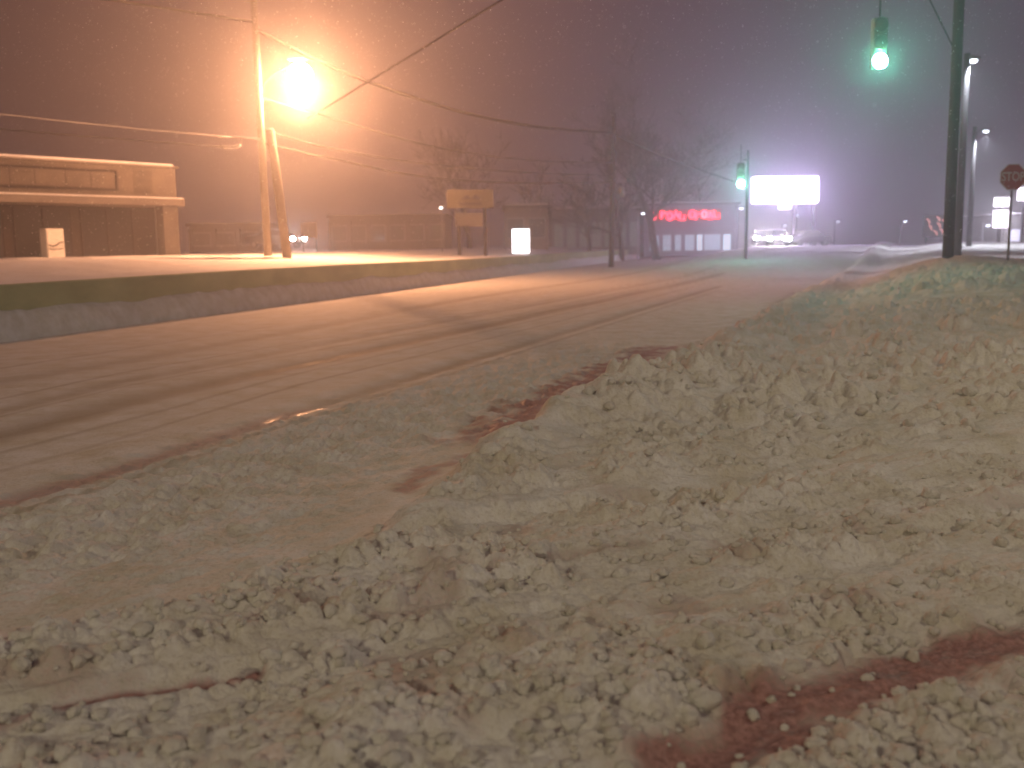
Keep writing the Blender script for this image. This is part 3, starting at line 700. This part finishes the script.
# span wire the signals hang from (above the frame)
sg = P(880, 61, 27); tag(MB().tube([RP, sg + Vector((0, .1, 2.55)), P(420, -60, 24), P(100, -140, 30)], .03, 6).build('span_wire', M_BLACK), 'span wire above the road carrying the near green signal', 'wire', 'overhead wires')
b_ = P(1007, 266, 29); zz0 = vz(b_.x, b_.y); c = P(1013, 177, 29); e = empty('stop_sign', Vector((c.x, 29, zz0))); tag(e, 'red octagonal stop sign on a thin post in the snow at the right', 'stop sign')
hgt = c.z - zz0; M_SRED = mat('sign_red', (.36, .025, .02), .5, noise=(.28, .02, .018), nscale=4); M_SW = mat('sign_white', (.50, .44, .40), .5)
def octo(r, y0, y1): return MB().prism([(r * math.cos(R(22.5 + 45 * k)), hgt + r * math.sin(R(22.5 + 45 * k))) for k in range(8)], y0, y1, 'y')
fc = octo(.405, -.006, .006).build('face', M_SW, e); octo(.375, -.010, -.0065).build('red_field', M_SRED, fc)
MB().box((0, .03, hgt / 2 - .1), (.06, .04, hgt + .7)).build('post', M_STEEL, e)
cu = bpy.data.curves.new('stop_text', 'FONT'); cu.body = 'STOP'; cu.size = .36; cu.align_x = 'CENTER'; cu.align_y = 'CENTER'; cu.extrude = .002; cu.offset = .006
tmp = bpy.data.objects.new('tmp_text', cu); sc.collection.objects.link(tmp); bpy.context.view_layer.update()
tme = bpy.data.meshes.new_from_object(tmp.evaluated_get(bpy.context.evaluated_depsgraph_get())); bpy.data.objects.remove(tmp)
to = bpy.data.objects.new('lettering', tme); sc.collection.objects.link(to); to.parent = e; to.location = (0, -.014, hgt); to.rotation_euler = (R(90), 0, 0); tme.materials.clear(); tme.materials.append(M_SW)
to.scale = (.78, 1.0, 1)

# ------------------------------------------------------------------ street lamps on the right and far ones
M_COOL = mat('cool_lens', (.8, .85, .9), .3, emit=(.80, .86, 1.0), es=7)
def road_lamp(px, pyl, Y, zb, side, label, power, rad=.08, es=None, color=(.80, .84, 1.0), name='street_lamp', arm=1.0, post=M_STEEL, mm=None, shade=True):
    c = P(px, pyl, Y); x0 = c.x - side * arm; e = empty(name, Vector((x0, Y, zb))); tag(e, label, 'street lamp', 'street lamps')
    h = c.z - zb
    MB().tube([(0, 0, -.5), (0, 0, h + .35)], [rad * 1.4, rad], 10).build('post', post, e, smooth=True)
    MB().tube([(0, 0, h - .35), (side * arm * .4, 0, h + .12), (side * arm, 0, h + .22)], .04, 6).build('arm', M_STEEL, e, smooth=True)
    MB().ball((side * arm, 0, h + .16), .36, 12, 6, (1, .5, .3)).build('lamp_head', M_STEEL, e, smooth=True)
    MB().ball((side * arm, 0, h + .05), .19, 10, 6, (1, .8, .55)).build('lens', mm or M_COOL, e, smooth=True)
    if power: lamp('lamp_light', (side * arm, -.05, h - .16), color, power, .1, e, R(125), (0, 0, -1))
    return e
road_lamp(973, 62, 42, .8, 1, 'tall lamp with a cool white head, immediately right of the thick dark pole', 1300, .12, post=M_DARKWOOD, arm=.25)
road_lamp(986, 132, 66, .8, 1, 'shorter cool white lamp farther off, left of the stop sign', 5000, .13, post=M_DARKWOOD, arm=.75)
M_COOL2 = mat('far_lens', (.8, .85, .9), .3, emit=(.75, .80, 1.0), es=8)
for px, py, Y, lab in ((797, 216, 125, 'far lamp under the right part of the blazing sign'), (785, 226, 140, 'lowest far lamp under the middle of the blazing sign'), (838, 222, 150, 'far lamp alone right of the blazing sign'),
                       (905, 222, 120, 'far white lamp left of the thick dark pole'), (741, 209, 100, 'far lamp just beneath the green signal beside the blazing sign'), (988, 226, 95, 'low lamp between the lamp poles and the glowing white sign boards'),
                       (643, 214, 100, 'far lamp at the left end of the red letters')):
    road_lamp(px, py, Y, 0, 1, lab, 0, .07, arm=.5, mm=M_COOL2)
# faint pinkish sign lights
e = empty('pink_sign', P(934, 226, 130)); tag(e, 'faint pinkish lit sign low on the left of the thick dark pole', 'sign')
M_PK = mat('pink_tube', (.8, .4, .4), .4, emit=(1.0, .38, .34), es=1.6)
for k, (x, z) in enumerate(((-.8, .6), (.5, .9), (1.2, .5), (-.5, -.2), (.6, 0.1), (.2, -.9), (1.0, -.7))):
    MB().tube([(x - .2, 0, z + .3), (x + .15, 0, z + .1), (x + .2, 0, z - .3)], .09, 6).build('tube', M_PK, e)
MB().box((.2, .15, 0), (3.0, .15, 2.8)).build('backing', M_BROWN, e)
for x in (-.9, 1.2): MB().tube([(x, .3, -3.8), (x, .3, 1.2)], .1, 6).build('post', M_BROWN, e)

# white signs at right edge
Y = 75; k2 = Y / F; c = P(1001, 212, Y); e = empty('lit_sign', Vector((c.x, Y, .8))); tag(e, 'two stacked glowing white sign boards on a post, just left of the stop sign', 'sign')
M_LIT2 = mat('lit_board', (.9, .88, .95), .4, emit=(.95, .85, 1.0), es=4.0)
for py, hh_ in ((202, 9), (219, 17)): MB().box((0, 0, P(1001, py, Y).z - .8), (14 * k2, .3, hh_ * k2)).build('board', M_LIT2, e, bevel=.04)
MB().box((0, .22, 2.0 - .8), (.3, .12, c.z + .6)).build('post', M_STEEL, e)
c = P(1026, 194, Y); e = empty('lit_sign', Vector((c.x, Y, .8))); tag(e, 'glowing pinkish white sign board at the right edge behind the stop sign', 'sign')
MB().box((0, 0, c.z - .8), (16 * k2, .3, 13 * k2)).build('board', M_LIT2, e, bevel=.04)
MB().box((0, .22, (c.z - .8) / 2), (.25, .12, c.z)).build('post', M_STEEL, e)
e_, W_, h__ = simple_building(1004, 1110, 216, 92, .7, 12, M_GREY, 'pale low store across the snowy lot behind the stop sign', 6, mat('store_glow', (.5, .5, .6), .4, emit=(.7, .75, 1.0), es=.5), win_h=(.15, .6))
lamp('store_light', Vector((-6, -1.5, 3.2)), (.86, .80, 1.0), 1500, .3, e_)

# ------------------------------------------------------------------ cars
M_CAR = mat('dark_car_paint', (.08, .08, .09), .3, noise=(.07, .07, .08), nscale=4); M_TYRE = mat('tyre', (.02, .02, .02), .8)
M_HEAD = mat('headlight', (.9, .9, .9), .3, emit=(1.0, .93, .95), es=500)
M_TAIL = mat('tail_lamp', (.4, .02, .02), .4)
def car(loc, rz, label, power=60):
    e = empty('car', loc, rz); tag(e, label, 'car', 'cars with headlights on')      # front towards -y
    prof = [(-2.2, .35), (-2.22, .62), (-2.1, .78), (-1.2, .92), (-.55, 1.38), (.75, 1.42), (1.5, .98), (2.15, .93), (2.25, .6), (2.2, .32)]
    MB().prism([p for p in prof[:4]] + [(1.5, .97)] + prof[7:], -.86, .86).build('body', M_CAR, e, bevel=.06)
    gl = MB().prism([(-1.15, .93), (-.52, 1.36), (.72, 1.40), (1.45, .98)], -.74, .74).build('windows', M_GLASS, e, bevel=.04)
    MB().prism([(-.5, 1.38), (.7, 1.41), (.68, 1.46), (-.45, 1.43)], -.72, .72).build('roof', M_CAR, e, bevel=.02)
    for x in (-.8, .8):
        for y in (-1.35, 1.35):
            wv = MB().tube([(x - .11, y, .32), (x + .11, y, .32)], .32, 16).build('wheel', M_TYRE, e); MB().tube([(x - .12, y, .32), (x + .12, y, .32)], .18, 12).build('rim', M_STEEL, wv)
    for x in (-.64, .64):
        MB().ball((x, -2.18, .68), .17, 10, 6, (1.3, .6, .8)).build('headlight', M_HEAD, e, smooth=True)
        MB().box((x, 2.24, .78), (.3, .05, .16)).build('tail_light', M_TAIL, e)
    MB().box((0, -2.235, .5), (1.1, .03, .18)).build('grille', M_BLACK, e)
    if power: lamp('headlight_beam', (0, -2.5, .68), (1, .92, .98), power, .15, e)
    return e
# eastbound cars meeting the camera beyond the crest
c = P(762, 243, 92); car(Vector((c.x, 92, 1.3)), R(-10), 'oncoming car with blazing headlights, left one of the pair below the white sign', 180)
c = P(777, 243, 84); car(Vector((c.x, 84, 1.2)), R(-14), 'oncoming car with blazing headlights, right one of the pair below the white sign', 180)
c = P(806, 243, 88); car(Vector((c.x, 88, 1.15)), R(-70), 'car turning with one bright headlight showing, right of the white sign posts', 120)
c = P(276, 246, 74); zz_ = P(292, 239, 74).z - .68
car(Vector((c.x, 74, zz_)), R(62), 'parked car with two small bright headlights just right of the leaning pole', 0)
# board next to it
c = P(309, 230, 68); e = empty('notice_board', Vector((c.x, 68, 1.3))); tag(e, 'dim tan board on two legs right of the small bright headlights', 'sign')
MB().box((0, 0, c.z - 1.3), (16 * 68 / F, .12, 15 * 68 / F)).build('board', M_CREAM, e)
for x in (-.45, .45): MB().box((x, .1, (c.z - 1.3) / 2 - .1), (.08, .08, c.z - 1.2)).build('leg', M_BROWN, e)

# ------------------------------------------------------------------ bare trees
def tree(px, base_py, Y, zb, H, seed, label, spread=1.0, lean=0.0, levels=6):
    rn = random.Random(seed); x_ = P(px, base_py, Y).x
    zb = terr(x_, Y) if (Vector((x_, Y, 0)) - WALL_A).dot(WALL_N) > .3 else vz(x_, Y)
    e = empty('bare_tree', Vector((x_, Y, zb - .05))); tag(e, label, 'tree', 'bare winter trees')
    tk = MB(); cr_ = MB()
    def grow(p, d, ln, r, lv):
        pts = [p]; rr = [r]; n_ = 3
        for i in range(n_):
            d = (d + Vector((rn.uniform(-.16, .16), rn.uniform(-.16, .16), rn.uniform(-.02, .10)))).normalized(); p = p + d * ln / n_; pts.append(p); rr.append(max(r * (1 - .35 * (i + 1) / n_), .017))
        (tk if lv < 2 else cr_).tube(pts, rr, 7 if lv < 2 else (4 if lv < 4 else 3), cap=False)
        if lv >= levels: return
        kids = 3 if lv < 3 else rn.choice((2, 3, 3))
        for k in range(kids):
            t_ = rn.uniform(.45, 1.0) if k else 1.0; i = min(int(t_ * n_), n_); q_ = pts[i]
            ax = Vector((rn.uniform(-1, 1), rn.uniform(-1, 1), rn.uniform(-.3, .5))); nd = (d * (1.0 if k == 0 else .75) + ax.normalized() * (.35 if k == 0 else .85) * spread).normalized()
            grow(q_, nd, ln * rn.uniform(.62, .84), rr[i] * rn.uniform(.55, .75), lv + 1)
    grow(Vector((0, 0, -.2)), Vector((lean, 0, 1)).normalized(), H * .34, H * .024, 0)
    tk.build('trunk', M_BARK, e, smooth=True); cr_.build('crown', M_BARK, e)
    return e
tree(657, 244, 98, .2, 18, 3, 'large bare tree above the left end of the red letters', 1.25, -.1, 8)
tree(695, 244, 124, .2, 17, 8, 'bare tree just right of the largest bare tree, above the red letters', 1.2, .1, 8)
tree(622, 244, 95, .6, 11.5, 12, 'bare tree directly behind the middle utility pole', 1.0, 0, 7)
tree(590, 244, 88, 1.2, 7.5, 21, 'small bare tree left of the middle utility pole, behind the grey shopfront', 1.0, 0, 6)
tree(545, 246, 100, 1.2, 8.5, 31, 'bare tree behind the small glowing sign box', 1.0, 0, 6)
tree(470, 248, 105, 1.3, 13, 44, 'tall faint bare tree rising behind the two-board sign', .9, 0, 7)

# ------------------------------------------------------------------ lamp behind the viewer that lights the verge and the road
bl = empty('street_lamp', Vector((3.5, -24.0, .1))); tag(bl, 'street lamp on a steel post behind the viewpoint lighting the ploughed verge', 'street lamp', 'street lamps')
MB().tube([(0, 0, -.3), (0, 0, 10.6)], [.14, .08], 12).build('post', M_STEEL, bl, smooth=True)
MB().tube([(0, 0, 10.2), (-.5, .1, 10.7), (-1.4, .3, 10.9)], .035, 8).build('arm', M_STEEL, bl, smooth=True)
MB().ball((-1.5, .3, 10.88), .38, 12, 6, (1, .5, .3)).build('lamp_head', M_STEEL, bl, smooth=True)
MB().ball((-1.5, .3, 10.76), .2, 12, 6, (1, .8, .55)).build('lens', mat('warm_lens', (.8, .7, .5), .3, emit=(1, .82, .50), es=20), bl, smooth=True)
lamp('verge_light', (-1.5, .3, 10.4), (1.0, .86, .56), 1400, 1.0, bl)
for loc, pw, lab in (((-14, -19, .1), 6800, 'added unseen lamp on a steel post behind the viewpoint, filling light onto the wall and road'), ((12.5, 5.5, .5), 1500, 'added unseen lamp on a steel post off to the right, brightening the middle of the bank')):
    b2 = copy_tree(bl); b2.location = Vector(loc); b2['label'] = lab  # added out-of-view copies: fill light for wall and road, and for the bank
    for ch in b2.children:
        if ch.type == 'LIGHT': ch.data = ch.data.copy(); ch.data.energy = pw
